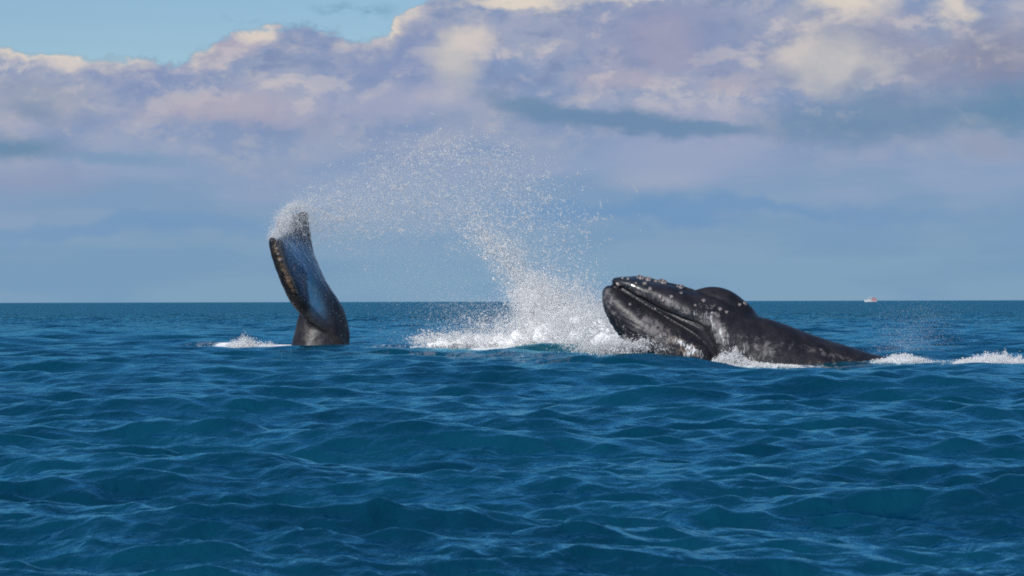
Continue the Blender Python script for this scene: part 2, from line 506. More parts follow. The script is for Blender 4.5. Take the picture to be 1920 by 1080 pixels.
m_head = whale_mat('whale_skin', (0.010, 0.010, 0.014, 1), (0.024, 0.022, 0.026, 1), (0.17, 0.16, 0.165, 1), (0.16, 0.115, 0.075, 1))
m_tail = whale_mat('whale_tail_skin', (0.010, 0.010, 0.014, 1), (0.024, 0.021, 0.021, 1), (0.10, 0.10, 0.11, 1), (0.26, 0.17, 0.10, 1), (0.016, 0.090, 0.185, 1))  # last colour: sky sheen painted on the fluke face
m_barn, t, out = new_mat('tubercle_skin')
b = t.new('ShaderNodeBsdfPrincipled')
o_ = t.new('ShaderNodeTexCoord').outputs['Object']
t.set(b.inputs['Base Color'], t.mix(t.ramp(t.noise(o_, 30, 4, 0.6), 0.4, 0.6), (0.035, 0.032, 0.036, 1), (0.34, 0.29, 0.285, 1)))
b.inputs['Roughness'].default_value = 0.5
t.l.new(b.outputs[0], out.inputs['Surface'])

def catmull(P, n):
    P = np.asarray(P, float)
    m = len(P)
    u = np.linspace(0, m - 1, n)
    i = np.clip(np.floor(u).astype(int), 0, m - 2)
    f = (u - i)[:, None]
    p0 = P[np.clip(i - 1, 0, m - 1)]; p1 = P[i]; p2 = P[i + 1]; p3 = P[np.clip(i + 2, 0, m - 1)]
    return 0.5 * ((2 * p1) + (-p0 + p2) * f + (2 * p0 - 5 * p1 + 4 * p2 - p3) * f ** 2 + (-p0 + 3 * p1 - 3 * p2 + p3) * f ** 3)

def loft(st, D, n=60, m=36, ex=1.0):
    """stations (Tx,Ty,Bx,By,half width m,depth offset m[,exponent]) in photo pixels at distance D -> verts, faces"""
    st = [list(s) + ([0.0] if len(s) < 6 else []) for s in st]
    Q = catmull(st, n)
    th = np.linspace(0, 2 * np.pi, m, endpoint=False)
    V = []; Fc = []
    for q in Q:
        w = max(q[4], 0.02)
        Tp = at(q[0], q[1], D); Bp = at(q[2], q[3], D)
        c = (Tp + Bp) / 2; a = (Tp - Bp) / 2
        ct, s_ = np.cos(th), np.sin(th)
        ct = np.sign(ct) * np.abs(ct) ** ex; s_ = np.sign(s_) * np.abs(s_) ** ex
        ring = c[None] + a[None] * ct[:, None] + np.array([0, 1, 0])[None] * (s_ * w)[:, None]
        ring[:, 1] += q[5]
        V.append(ring)
    V = np.vstack(V)
    for i in range(n - 1):
        for j in range(m):
            Fc.append((i * m + j, i * m + (j + 1) % m, (i + 1) * m + (j + 1) % m, (i + 1) * m + j))
    Fc.append(tuple(range(m - 1, -1, -1)))
    Fc.append(tuple(range((n - 1) * m, n * m)))
    return V, Fc

def union(parts, voxel, smooth=6):
    V = []; Fc = []; k = 0
    for v, f in parts:
        V.append(v); Fc += [tuple(i + k for i in q) for q in f]; k += len(v)
    V = np.vstack(V)
    me = bpy.data.meshes.new('tmp'); me.from_pydata([tuple(v) for v in V], [], Fc)
    bm = bmesh.new(); bm.from_mesh(me); bmesh.ops.recalc_face_normals(bm, faces=bm.faces[:]); bm.to_mesh(me); bm.free()
    o = bpy.data.objects.new('tmp', me); C.objects.link(o)
    md = o.modifiers.new('r', 'REMESH'); md.mode = 'VOXEL'; md.voxel_size = voxel
    if smooth:
        sm = o.modifiers.new('s', 'SMOOTH'); sm.iterations = smooth; sm.factor = 0.5
    dg = bpy.context.evaluated_depsgraph_get()
    res = bpy.data.meshes.new_from_object(o.evaluated_get(dg))
    bpy.data.objects.remove(o); bpy.data.meshes.remove(me)
    return res

def coords(me):
    a = np.empty(len(me.vertices) * 3); me.vertices.foreach_get('co', a); return a.reshape(-1, 3)
def set_coords(me, a):
    me.vertices.foreach_set('co', a.astype(np.float32).ravel()); me.update()
def normals(me):
    a = np.empty(len(me.vertices) * 3); me.vertices.foreach_get('normal', a); return a.reshape(-1, 3)

def polydist(px, py, line):
    """distance (photo px) to a polyline, signed: + on the right-hand (upper) side, - below"""
    best = np.full(px.shape, 1e9); sg = np.zeros(px.shape)
    for (x0, y0), (x1, y1) in zip(line[:-1], line[1:]):
        vx, vy = x1 - x0, y1 - y0
        t = np.clip(((px - x0) * vx + (py - y0) * vy) / (vx * vx + vy * vy), 0, 1)
        ex, ey = px - (x0 + t * vx), py - (y0 + t * vy)
        dd = np.hypot(ex, ey); cr = vx * ey - vy * ex
        m = dd < best
        best = np.where(m, dd, best); sg = np.where(m, np.sign(cr), sg)
    return best, sg

def gpix(px, py, x, y, rx, ry, rot=0.0):
    c, s = math.cos(R(rot)), math.sin(R(rot))
    ux = (px - x) * c + (py - y) * s; uy = -(px - x) * s + (py - y) * c
    return np.exp(-(ux / rx) ** 2 - (uy / ry) ** 2)

def unproj(co, D):
    px = co[:, 0] * F / D + 960.0
    yt = HOR - (co[:, 2] - H) * F / D
    return px, yt - ROLL * (px - 960.0)

# ---- the whale that lifts its head
DH = 88.0
head_parts = [
    loft([(1146, 527, 1149, 534, .10), (1152, 520, 1158, 541, .33), (1180, 518, 1178, 556, .55), (1215, 525, 1215, 580, .72), (1250, 532, 1248, 602, .85),
          (1285, 543, 1280, 628, .95), (1318, 550, 1308, 662, 1.02), (1348, 558, 1335, 700, 1.06), (1376, 570, 1355, 735, 1.12), (1402, 583, 1378, 765, 1.18),
          (1424, 593, 1402, 788, 1.23), (1462, 604, 1442, 803, 1.28), (1520, 625, 1500, 816, 1.3), (1600, 652, 1580, 832, 1.3), (1680, 677, 1660, 845, 1.25),
          (1780, 716, 1760, 848, 1.0), (1900, 760, 1890, 825, .45)], DH, 110, 56, 0.92),
    loft([(1283, 550, 1290, 580, .10), (1305, 543, 1305, 590, .30), (1330, 538, 1330, 600, .42), (1358, 541, 1355, 612, .50), (1385, 555, 1378, 625, .52),
          (1404, 572, 1395, 635, .48), (1418, 588, 1408, 640, .36), (1426, 602, 1418, 640, .15)], DH, 50, 36),
    loft([(1130, 544, 1129, 553, .08), (1139, 535, 1131, 574, .34), (1155, 539, 1140, 599, .62), (1178, 551, 1161, 632, .84), (1205, 566, 1190, 668, 1.02),
          (1235, 582, 1225, 703, 1.14), (1265, 596, 1258, 733, 1.20), (1295, 606, 1292, 750, 1.20), (1316, 616, 1316, 755, 1.12), (1330, 635, 1333, 742, .98),
          (1338, 660, 1342, 720, .72), (1341, 682, 1343, 702, .3)], DH, 80, 48, 0.9),
    # rostral ridge
    loft([(1153, 520, 1155, 535, .06), (1200, 517, 1200, 545, .10), (1250, 528, 1250, 560, .10), (1300, 541, 1300, 575, .10)], DH, 30, 20),
]
hm = union(head_parts, 0.036, 3)
co = coords(hm); nr_ = normals(hm)
px, py = unproj(co, DH)
MOUTH = [(1140, 533), (1152, 537), (1165, 541), (1185, 553), (1210, 567), (1240, 583), (1270, 596), (1298, 605), (1318, 615), (1329, 630), (1337, 648), (1341, 668)]
dm, sg = polydist(px, py, MOUTH)
side = np.clip(np.abs(nr_[:, 1]) * 1.6, 0, 1)
groove = -0.08 * np.exp(-(dm / 2.0) ** 2) * side
lip = 0.004 * np.exp(-((dm - 7) / 4.0) ** 2) * side * (sg > 0)
jaw = (sg > 0) & (px < 1345)
pl = np.where(jaw & (dm > 36), np.clip((dm - 36) / 12, 0, 1), 0)
pleat = -0.014 * pl * (0.5 + 0.5 * np.sin(dm * 2 * np.pi / 7.5)) ** 2
rough_n = sum(0.012 * np.sin(co @ (rng.normal(0, 1, 3) * fr) + rng.uniform(0, 6)) / math.sqrt(fr) for fr in (2, 3, 4, 5, 7, 9, 12) for _ in range(2))
co2 = co + nr_ * (groove + lip + pleat + rough_n * 0.5)[:, None]
set_coords(hm, co2)
hm.polygons.foreach_set('use_smooth', [True] * len(hm.polygons))
whale = bpy.data.objects.new('whale', None); C.objects.link(whale)
base = at(1400, 700, DH); base[2] = 0.0
whale.location = base
body = bpy.data.objects.new('body', hm); C.objects.link(body)
hm.materials.append(m_head)
near = np.where(nr_[:, 1] < 0.5, 1, 0.6)
attr(body, 'pale', np.clip(.75 * gpix(px, py, 1215, 612, 42, 22, 38) + .8 * gpix(px, py, 1140, 565, 14, 32, -20) + .8 * gpix(px, py, 1255, 570, 60, 9, 26) +
                           .9 * gpix(px, py, 1340, 610, 14, 45, -15) + .6 * gpix(px, py, 1420, 650, 55, 22, 20) + .5 * gpix(px, py, 1185, 545, 30, 5, 25)
                           + .5 * gpix(px, py, 1540, 660, 70, 12, 15) + .35 * gpix(px, py, 1270, 640, 60, 25, 30), 0, 1.2))
attr(body, 'slick_sheen', np.clip(.5 * gpix(px, py, 1200, 522, 60, 14, 8), 0, 1))
attr(body, 'film', np.clip(.5 * gpix(px, py, 1325, 590, 12, 34, -28) + .45 * gpix(px, py, 1350, 630, 20, 20) + .6 * gpix(px, py, 1270, 640, 50, 9, 28) + .55 * gpix(px, py, 1290, 665, 20, 16) +
                           .5 * gpix(px, py, 1385, 660, 20, 25, -30) + .4 * gpix(px, py, 1165, 610, 10, 28, -30) + .35 * gpix(px, py, 1295, 585, 30, 8, 30)
                           + .4 * gpix(px, py, 1440, 680, 50, 9, 5), 0, 1))
attr(body, 'warm', np.clip(.5 * gpix(px, py, 1250, 630, 60, 16, 30) + .7 * gpix(px, py, 1158, 538, 6, 5) + .6 * gpix(px, py, 1560, 680, 80, 8, 0) + .4 * gpix(px, py, 1290, 660, 30, 14), 0, 1))

def lump(name, r, seed, flat=0.75, mat=m_barn):
    rr = random.Random(seed)
    bm = bmesh.new()
    bmesh.ops.create_icosphere(bm, subdivisions=2, radius=r)
    for v in bm.verts:
        k = 1 + 0.22 * math.sin(v.co.x / r * 4 + rr.random()) * math.cos(v.co.y / r * 3.3 + rr.random()) + rr.uniform(-.08, .08)
        v.co *= k
        v.co.z *= flat
    me = bpy.data.meshes.new(name); bm.to_mesh(me); bm.free()
    me.polygons.foreach_set('use_smooth', [True] * len(me.polygons))
    me.materials.append(mat)
    return me
lumps = [lump('tubercle', 0.05, s) for s in range(4)]

def stick(parent, me_target, D, name, x, y, size, mesh, origin_z=None):
    bvh = stick.cache.get(me_target.name)
    if bvh is None:
        bvh = BVHTree.FromPolygons([v.co.copy() for v in me_target.vertices], [p.vertices[:] for p in me_target.polygons])
        stick.cache[me_target.name] = bvh
    cp = Vector((0, 0, H)); tgt = Vector(at(x, y, D))
    hit, nrm, idx, dist = bvh.ray_cast(cp, (tgt - cp).normalized())
    if hit is None: return None
    o = bpy.data.objects.new(name, mesh); C.objects.link(o)
    o.parent = parent
    o.location = hit - parent.location
    o.rotation_mode = 'QUATERNION'
    o.rotation_quaternion = nrm.to_track_quat('Z', 'Y')
    o.scale = (size, size, size)
    return o
stick.cache = {}
cr = lambda cx, cy: (1100 + cx / 4.908, 480 + cy / 4.908)
for i, (cx, cy_, s) in enumerate([(500, 205, 2.3), (568, 219, 2.2), (535, 255, 1.5), (585, 305, 1.4), (705, 245, 2.6), (640, 233, 1.5), (865, 291, 2.3), (872, 342, 1.1), (675, 380, 1.5), (705, 412, 1.1),
                                 (780, 378, 1.4), (1080, 412, 1.4), (1230, 490, 1.3), (1290, 518, 1.1), (1410, 450, 1.1), (1460, 440, 1.4), (290, 262, 1.4), (380, 212, 1.1), (330, 205, .9),
                                 (400, 445, .9), (630, 490, .7), (455, 250, .8), (1000, 455, .9)]):
    x, y = cr(cx, cy_)
    stick(whale, hm, DH, 'tubercle', x, y, s, lumps[i % 4])
body.parent = whale
body.location = -Vector(base)
tag(whale, 'dark whale lunging out with knobbly head raised above the white splash', 'whale', 'pair of whales')

# ---- the whale that lifts its tail
DT = 108.0
def tz(p):   # rail point with depth offset: keep its place in the photograph at its own distance
    return at(p[0], p[1], DT + p[2])
rails = np.array([
    [(615, 690, -.10), (570, 588, -.66), (548, 553, -1.2), (530, 517, -1.6), (514, 478, -1.9), (507, 449, -2.1)],
    [(618, 690, -.05), (594, 601, -.62), (572, 566, -.80), (551, 528, -.95), (532, 488, -1.2), (518, 447, -1.4)],
    [(622, 690, .00), (620, 622, -.55), (609, 574, -.45), (583, 530, -.45), (553, 488, -.55), (525, 440, -.6)],
    [(626, 690, .05), (640, 640, -.30), (631, 578, -.12), (599, 522, .3), (570, 470, 1.0), (521, 410, 1.4)],
    [(630, 690, .10), (651, 648, .10), (644, 590, .30), (608, 529, 1.2), (586, 468, 2.4), (578, 394, 3.2)]], float)
nv, nt = 81, 70
tmp = np.stack([catmull(rails[i], nt) for i in range(5)])            # 5,nt,3
grid = np.stack([catmull(tmp[:, j], nv) for j in range(nt)], 1)       # nv,nt,3
W3 = np.empty_like(grid)
for i in range(nv):
    for j in range(nt):
        W3[i, j] = tz(grid[i, j])
dv = np.gradient(W3, axis=0); dt_ = np.gradient(W3, axis=1)
nn = np.cross(dv, dt_); nn /= np.linalg.norm(nn, axis=2, keepdims=True) + 1e-9
vv = np.linspace(-1, 1, nv)[:, None]; tt = np.linspace(0, 1, nt)[None]
thick = (0.30 * np.exp(-(vv / 0.35) ** 2) + 0.24 * (np.abs(vv) ** 2) + 0.12) * (1 - 0.72 * tt ** 1.3) + 0.03
thick = thick * np.sqrt(np.clip(1 - np.abs(vv) ** 7, 0.06, 1)) * np.sqrt(np.clip(1 - tt ** 12, 0.1, 1))
A_ = W3 + nn * thick[..., None] / 2; B_ = W3 - nn * thick[..., None] / 2
Vf = np.vstack([A_.reshape(-1, 3), B_.reshape(-1, 3)])
Ff = []; off = nv * nt
gi = lambda i, j: i * nt + j
for i in range(nv - 1):
    for j in range(nt - 1):
        Ff.append((gi(i, j), gi(i + 1, j), gi(i + 1, j + 1), gi(i, j + 1)))
        Ff.append((off + gi(i, j), off + gi(i, j + 1), off + gi(i + 1, j + 1), off + gi(i + 1, j)))
for i in range(nv - 1):
    for j, fl in ((0, 0), (nt - 1, 1)):
        q = (gi(i, j), off + gi(i, j), off + gi(i + 1, j), gi(i + 1, j)); Ff.append(q)
for j in range(nt - 1):
    for i in (0, nv - 1):
        Ff.append((gi(i, j), off + gi(i, j), off + gi(i, j + 1), gi(i, j + 1)))
ped = loft([(515, 800, 695, 800, 1.25), (528, 735, 676, 735, 1.1), (538, 680, 663, 688, .92), (547, 642, 655, 648, .78), (556, 606, 651, 614, .64),
            (563, 580, 638, 584, .50), (567, 560, 622, 560, .38), (566, 545, 604, 540, .26), (562, 530, 586, 522, .12)], DT, 50, 44)
# the near leading edge is a thick rounded bar
def bar(pts, rad, n=40, m=16):
    Q = catmull(np.array([list(p) + [r] for p, r in zip(pts, rad)]), n)
    Pw = np.array([tz(q) for q in Q]); tg = np.gradient(Pw, axis=0); tg /= np.linalg.norm(tg, axis=1, keepdims=True)
    V = []; Fc = []
    for p, t_, q in zip(Pw, tg, Q):
        a = np.cross(t_, [0, 1, 0]); a /= np.linalg.norm(a); b_ = np.cross(t_, a)
        for k in range(m):
            an = 2 * math.pi * k / m
            V.append(p + (a * math.cos(an) + b_ * math.sin(an) * 1.3) * q[3])
    for i in range(n - 1):
        for j in range(m):
            Fc.append((i * m + j, i * m + (j + 1) % m, (i + 1) * m + (j + 1) % m, (i + 1) * m + j))
    Fc.append(tuple(range(m - 1, -1, -1))); Fc.append(tuple(range((n - 1) * m, n * m)))
    return np.array(V), Fc
lead = bar([(655, 690, -.2), (640, 648, -.45), (616, 618, -.60), (590, 597, -.70), (568, 576, -.82), (551, 554, -1.25), (534, 517, -1.67), (519, 478, -1.98), (511, 451, -2.18), (509, 445, -2.2)], [.10, .14, .18, .21, .23, .22, .20, .18, .14, .05])
tm = union([(Vf, Ff), ped, lead], 0.038, 7)
cot = coords(tm); nt_ = normals(tm)
rn = sum(0.010 * np.sin(cot @ (rng.normal(0, 1, 3) * fr) + rng.uniform(0, 6)) / math.sqrt(fr) for fr in (2, 3, 4, 5, 7, 9, 12) for _ in range(2))
set_coords(tm, cot + nt_ * rn[:, None] * 0.6)
tm.polygons.foreach_set('use_smooth', [True] * len(tm.polygons))
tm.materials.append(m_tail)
px = cot[:, 0] * F / cot[:, 1] + 960.0
py = HOR - (cot[:, 2] - H) * F / cot[:, 1] - ROLL * (px - 960.0)
whale2 = bpy.data.objects.new('whale', None); C.objects.link(whale2)
base2 = at(600, 700, DT); base2[2] = 0
whale2.location = base2
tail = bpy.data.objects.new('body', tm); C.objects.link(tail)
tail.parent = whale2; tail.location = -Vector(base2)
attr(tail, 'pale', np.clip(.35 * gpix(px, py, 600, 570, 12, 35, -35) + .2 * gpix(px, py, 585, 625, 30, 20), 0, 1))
attr(tail, 'slick_sheen', np.clip(1.2 * gpix(px, py, 562, 500, 26, 62, -28) + .6 * gpix(px, py, 592, 570, 12, 26, -35), 0, 1) * np.clip((px - np.interp(py, [445, 478, 517, 554, 576], [524, 531, 546, 562, 578])) / 6.0, 0, 1))  # glossy coat and painted blue sky reflection share this mask
attr(tail, 'film', np.clip(.9 * gpix(px, py, 532, 430, 16, 28, 20) + .8 * gpix(px, py, 535, 400, 24, 16) + .3 * gpix(px, py, 575, 445, 12, 30, 0), 0, 1))
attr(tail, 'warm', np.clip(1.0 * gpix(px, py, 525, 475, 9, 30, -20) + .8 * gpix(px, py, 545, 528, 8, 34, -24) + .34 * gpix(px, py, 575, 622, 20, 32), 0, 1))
bl = [lump('barnacle', 0.06, 20 + s, 0.6) for s in range(3)]
for i, (x, y, s) in enumerate([(516, 461, .6), (520, 467, 1.1), (522, 477, .8), (529, 485, .5), (526, 488, 1.0), (540, 521, .6)]):
    stick(whale2, tm, DT, 'barnacle', x, y, s, bl[i % 3])
tag(whale2, 'twisted dark whale tail raised out of the sea, water streaming off its tip', 'whale', 'pair of whales')

# ------------------------------------------------------------------ white water
def water_mat(name, through):
    """white water: scatters light, and lets part of it pass straight through"""
    m, t, out = new_mat(name)
    df = t.new('ShaderNodeBsdfDiffuse'); df.inputs['Color'].default_value = (0.96, 0.965, 0.97, 1)
    tr = t.new('ShaderNodeBsdfTranslucent'); tr.inputs['Color'].default_value = (0.96, 0.965, 0.97, 1)
    mx = t.new('ShaderNodeMixShader'); mx.inputs[0].default_value = 0.45
    t.l.new(df.outputs[0], mx.inputs[1]); t.l.new(tr.outputs[0], mx.inputs[2])
    clear = t.new('ShaderNodeBsdfTransparent'); mc = t.new('ShaderNodeMixShader'); mc.inputs[0].default_value = through
    t.l.new(mx.outputs[0], mc.inputs[1]); t.l.new(clear.outputs[0], mc.inputs[2]); t.l.new(mc.outputs[0], out.inputs['Surface'])
    return m
m_foam = water_mat('white_water', 0.5)
m_froth = water_mat('dense_white_water', 0.25)
m_solid = water_mat('solid_white_water', 0.0)

TET = np.array([(1, 1, 1), (-1, -1, 1), (-1, 1, -1), (1, -1, -1)], float) / math.sqrt(3) * 1.35
TETF = np.array([(0, 1, 2), (0, 2, 3), (0, 3, 1), (1, 3, 2)])
OCT = np.array([(1, 0, 0), (-1, 0, 0), (0, 1, 0), (0, -1, 0), (0, 0, 1), (0, 0, -1)], float) * 1.15
OCTF = np.array([(0, 2, 4), (2, 1, 4), (1, 3, 4), (3, 0, 4), (2, 0, 5), (1, 2, 5), (3, 1, 5), (0, 3, 5)])

def drops(name, pts, rad, label, cat, mat=None):
    """one mesh of many little drops and lumps of white water; the small ones are cheaper"""
    pts = np.asarray(pts); rad = np.asarray(rad)
    V = []; Fc = []; k = 0
    for base_v, base_f, sel in ((TET, TETF, rad < 0.032), (OCT, OCTF, rad >= 0.032)):
        p = pts[sel]; r = rad[sel]; n = len(p)
        if not n: continue
        q = rng.normal(0, 1, (n, 4)); q /= np.linalg.norm(q, axis=1, keepdims=True)
        w, x, y, z = q.T
        M = np.stack([1 - 2 * (y * y + z * z), 2 * (x * y - z * w), 2 * (x * z + y * w), 2 * (x * y + z * w), 1 - 2 * (x * x + z * z), 2 * (y * z - x * w),
                      2 * (x * z - y * w), 2 * (y * z + x * w), 1 - 2 * (x * x + y * y)], -1).reshape(n, 3, 3)
        s = rng.uniform(0.7, 1.3, (n, 1, 3))
        v = np.einsum('nij,nkj->nki', M, base_v[None] * s) * r[:, None, None] + p[:, None, :]
        V.append(v.reshape(-1, 3))
        m = len(base_v)
        Fc.append((base_f[None] + (np.arange(n) * m)[:, None, None] + k).reshape(-1, 3)); k += n * m
    o = np_mesh(name, np.vstack(V), np.vstack(Fc), mat or m_foam, tri=True)
    tag(o, label, cat, kind='stuff')
    print(name, 'drops', len(pts))
    return o

def sizes(n, r0, r1):
    """mostly fine drops with a long tail of big ones"""
    m = r0 + 0.18 * (r1 - r0)
    return np.clip(m * np.exp(rng.normal(0, 0.5, n)), 0.6 * r0, 1.3 * r1) * 0.64

def cloud(x, y, sx, sy, rot, n, r0, r1, D, sd, pw=2.2, clump=0.0, tang=None):
    """n drops spread as a soft blob in photo px round (x, y); a share of them strung out in short ropes"""
    n = int(n * 2.1)
    g = rng.normal(0, 1, (n, 2))
    c_, s_ = math.cos(R(rot)), math.sin(R(rot))
    gx, gy = g[:, 0] * sx, g[:, 1] * sy
    dep = rng.normal(0, sd, n)
    if clump > 0 and n > 40:
        m = np.nonzero(rng.random(n) < clump)[0]
        nc = max(3, len(m) // 28)
        ci = rng.integers(0, nc, len(m)); cx = rng.normal(0, 1, nc) * sx; cyy = rng.normal(0, 1, nc) * sy; cd = rng.normal(0, sd, nc)
        an = (rng.uniform(0, 2 * math.pi, nc) if tang is None else tang + rng.normal(0, .5, nc)); ln = rng.uniform(3, 11, nc)
        u = rng.uniform(-1, 1, len(m)); bend = rng.normal(0, .35, nc)[ci] * (u ** 2) * ln[ci]
        gx[m] = cx[ci] + np.cos(an[ci]) * ln[ci] * u - np.sin(an[ci]) * bend + rng.normal(0, .9, len(m))
        gy[m] = cyy[ci] + np.sin(an[ci]) * ln[ci] * u + np.cos(an[ci]) * bend + rng.normal(0, .9, len(m))
        dep[m] = cd[ci] + rng.normal(0, .05, len(m))
    X = x + gx * c_ - gy * s_; Y = y + gx * s_ + gy * c_
    Dd = D + dep
    yt = Y + ROLL * (X - 960)
    P = np.stack([(X - 960) / F * Dd, Dd, H + (HOR - yt) / F * Dd], -1)
    return P, sizes(n, r0, r1)

def stroke_cloud(line, n, r0, r1, sd, pw=2.2, clump=0.3):
    """line: (x, y, sigma px, D, weight)"""
    L = np.array(line, float); out_p = []; out_r = []
    seg = np.hypot(np.diff(L[:, 0]), np.diff(L[:, 1])) * (L[1:, 4] + L[:-1, 4]) / 2
    for i, w in enumerate(seg / seg.sum()):
        k = int(n * w)
        ta = math.atan2(L[i + 1, 1] - L[i, 1], L[i + 1, 0] - L[i, 0])
        steps = max(1, int(np.hypot(*(L[i + 1, :2] - L[i, :2])) / (L[i, 2] * 0.5)))
        for j in range(steps):
            f = (j + 0.5) / steps; q = L[i] * (1 - f) + L[i + 1] * f
            p, r = cloud(q[0], q[1], q[2], q[2], 0, max(1, k // steps), r0, r1, q[3], sd, pw, clump, ta)
            out_p.append(p); out_r.append(r)
    return np.vstack(out_p), np.concatenate(out_r)

def gather(lst):
    p = np.vstack([a for a, b in lst]); r = np.concatenate([b for a, b in lst])
    keep = p[:, 2] > -0.25
    return p[keep], r[keep]

# arc of spray thrown by the tail
arc = [
    stroke_cloud([(545, 400, 12, 108, 1.2), (600, 385, 22, 108, 1), (680, 365, 36, 107, 1), (770, 340, 42, 106, 1), (860, 335, 45, 105, 1.0), (940, 360, 45, 104, .9), (1010, 410, 42, 103, .6), (1060, 470, 40, 102, .35)], 11000, .009, .030, .7, 2.5, .35),
    stroke_cloud([(590, 420, 16, 108, 1), (680, 405, 26, 107, 1), (780, 385, 30, 106, 1), (870, 400, 28, 105, 1), (940, 450, 24, 104, 1.2), (985, 520, 24, 103, 1.5)], 9000, .009, .030, .6, 2.5, .4),
    stroke_cloud([(700, 330, 26, 107, .5), (780, 295, 22, 106, 1), (870, 280, 20, 105, 1), (950, 300, 22, 104, .8), (1010, 345, 26, 103, .6)], 1900, .012, .036, .6, 2.0, .3),
    cloud(1000, 410, 60, 60, 0, 1100, .012, .036, 103, .8, 2, .5),
    cloud(1060, 450, 38, 50, 0, 650, .012, .036, 103, .8, 2, .5),
    cloud(800, 470, 120, 50, 0, 4200, .006, .014, 105, 1.0),
    cloud(680, 470, 60, 40, 0, 1200, .006, .014, 107, 1.0),
    cloud(900, 590, 60, 30, 0, 3200, .007, .018, 104, 1.0),
    cloud(820, 560, 90, 50, 0, 1800, .006, .012, 105, 1.0),
]
arc += [
    stroke_cloud([(580, 400, 26, 108, 1), (680, 385, 40, 107, 1), (780, 350, 48, 106, 1), (870, 350, 50, 105, 1), (945, 400, 46, 104, 1), (1000, 480, 40, 103, .9), (1030, 540, 36, 102, .8)], 13000, .005, .009, .8, 2, .15),
    stroke_cloud([(590, 425, 14, 108, 1), (690, 405, 22, 107, 1), (790, 385, 26, 106, 1), (880, 410, 22, 105, 1.1), (945, 465, 20, 104, 1.3), (990, 530, 20, 103, 1.5)], 9000, .006, .010, .6, 2, .3),
]
drops('spray', *gather(arc), 'high arc of fine spray flung from the tail tip over the sea', 'spray')
# sheet of water round the fluke tip
sheet = [stroke_cloud([(510, 446, 3, 105.9, 1), (524, 428, 5, 106.2, 1.2), (527, 408, 5, 106.5, 1.2), (540, 392, 5, 107, 1.2), (566, 384, 6, 107.6, 1)], 3000, .006, .013, .15, 2, .5),
         stroke_cloud([(524, 440, 5, 105.6, 1), (545, 432, 7, 106.0, 1), (560, 415, 7, 106.2, .8), (580, 402, 8, 107, .8)], 900, .006, .012, .2, 2, .5),
         stroke_cloud([(508, 447, 4, 106, 1), (522, 430, 8, 106.3, 1), (530, 408, 8, 106.6, 1), (548, 390, 7, 107, 1), (575, 388, 10, 107.5, .8)], 2600, .008, .022, .25, 2.2, .3),
         cloud(545, 425, 16, 18, 0, 1100, .007, .016, 106.0, .3), cloud(585, 420, 10, 30, 0, 700, .007, .016, 107.5, .4)]
drops('water_sheet', *gather(sheet), 'white water streaming off the raised tail tip', 'spray')
# the big splash in front of the head
spl = [
    cloud(1012, 592, 26, 32, 0, 5000, .010, .026, 101.8, .8, 2.0, .1),
    cloud(1060, 625, 44, 19, 0, 6000, .010, .026, 100.8, .8, 2.0, .1),
    cloud(1110, 618, 36, 26, 0, 6000, .010, .024, 97.5, .8, 2.0, .1),
    cloud(1060, 588, 38, 28, 0, 5000, .009, .022, 101.0, .8, 2.0, .1),
    cloud(920, 642, 55, 6, 0, 5000, .010, .026, 103, .6, 2.0, .1),
    cloud(1010, 585, 24, 28, 0, 3500, .012, .045, 101.5, .8, 2.0, .3),
    cloud(1035, 625, 36, 20, 0, 3500, .012, .045, 101.2, .9, 2.0, .3),
    cloud(1090, 615, 45, 32, 0, 4500, .012, .040, 99, 1.2, 2.2, .4),
    cloud(1140, 625, 38, 22, 0, 4500, .011, .038, 94, 1.5, 2.2, .4),
    cloud(1165, 650, 36, 9, 0, 3600, .009, .03, 86.6, .3, 2.2, .4),
    cloud(1000, 545, 24, 20, 0, 2600, .010, .035, 102, .7, 2.2, .3),
    cloud(1060, 560, 40, 34, 0, 2600, .010, .030, 101, 1.0, 2.4, .4),
    stroke_cloud([(1000, 560, 18, 102, 1.4), (968, 515, 16, 102.5, 1.1), (935, 468, 16, 103, .9), (890, 428, 16, 104, .6)], 3200, .010, .04, .6, 2.2, .45),
    stroke_cloud([(780, 638, 9, 104, .5), (840, 640, 9, 104, .9), (900, 640, 10, 103.5, 1), (960, 640, 13, 102, 1.2), (1010, 642, 14, 101, 1.2)], 5200, .012, .036, 1.0, 2.2, .4),
    cloud(940, 615, 40, 16, 0, 1700, .010, .028, 103, .8, 2.2, .3),
]
spl += [cloud(1016, 572, 24, 20, 0, 5500, .009, .022, 99.9, .25, 2, .1), cloud(1075, 596, 34, 18, 0, 5500, .009, .022, 98.6, .4, 2, .1), cloud(1120, 606, 24, 20, 0, 3500, .009, .022, 96, .4, 2, .1), cloud(900, 636, 60, 6, 0, 2600, .009, .022, 101.0, .3, 2, .1), cloud(1030, 590, 48, 42, 0, 9000, .006, .012, 100.5, 1.0), cloud(1100, 600, 45, 36, 0, 6000, .006, .012, 98, 1.2), cloud(930, 630, 70, 18, 0, 5000, .006, .012, 103, 1.0)]
splash_obj = drops('splash', *gather(spl), 'towering white splash between the tail and the raised head', 'splash', m_froth)

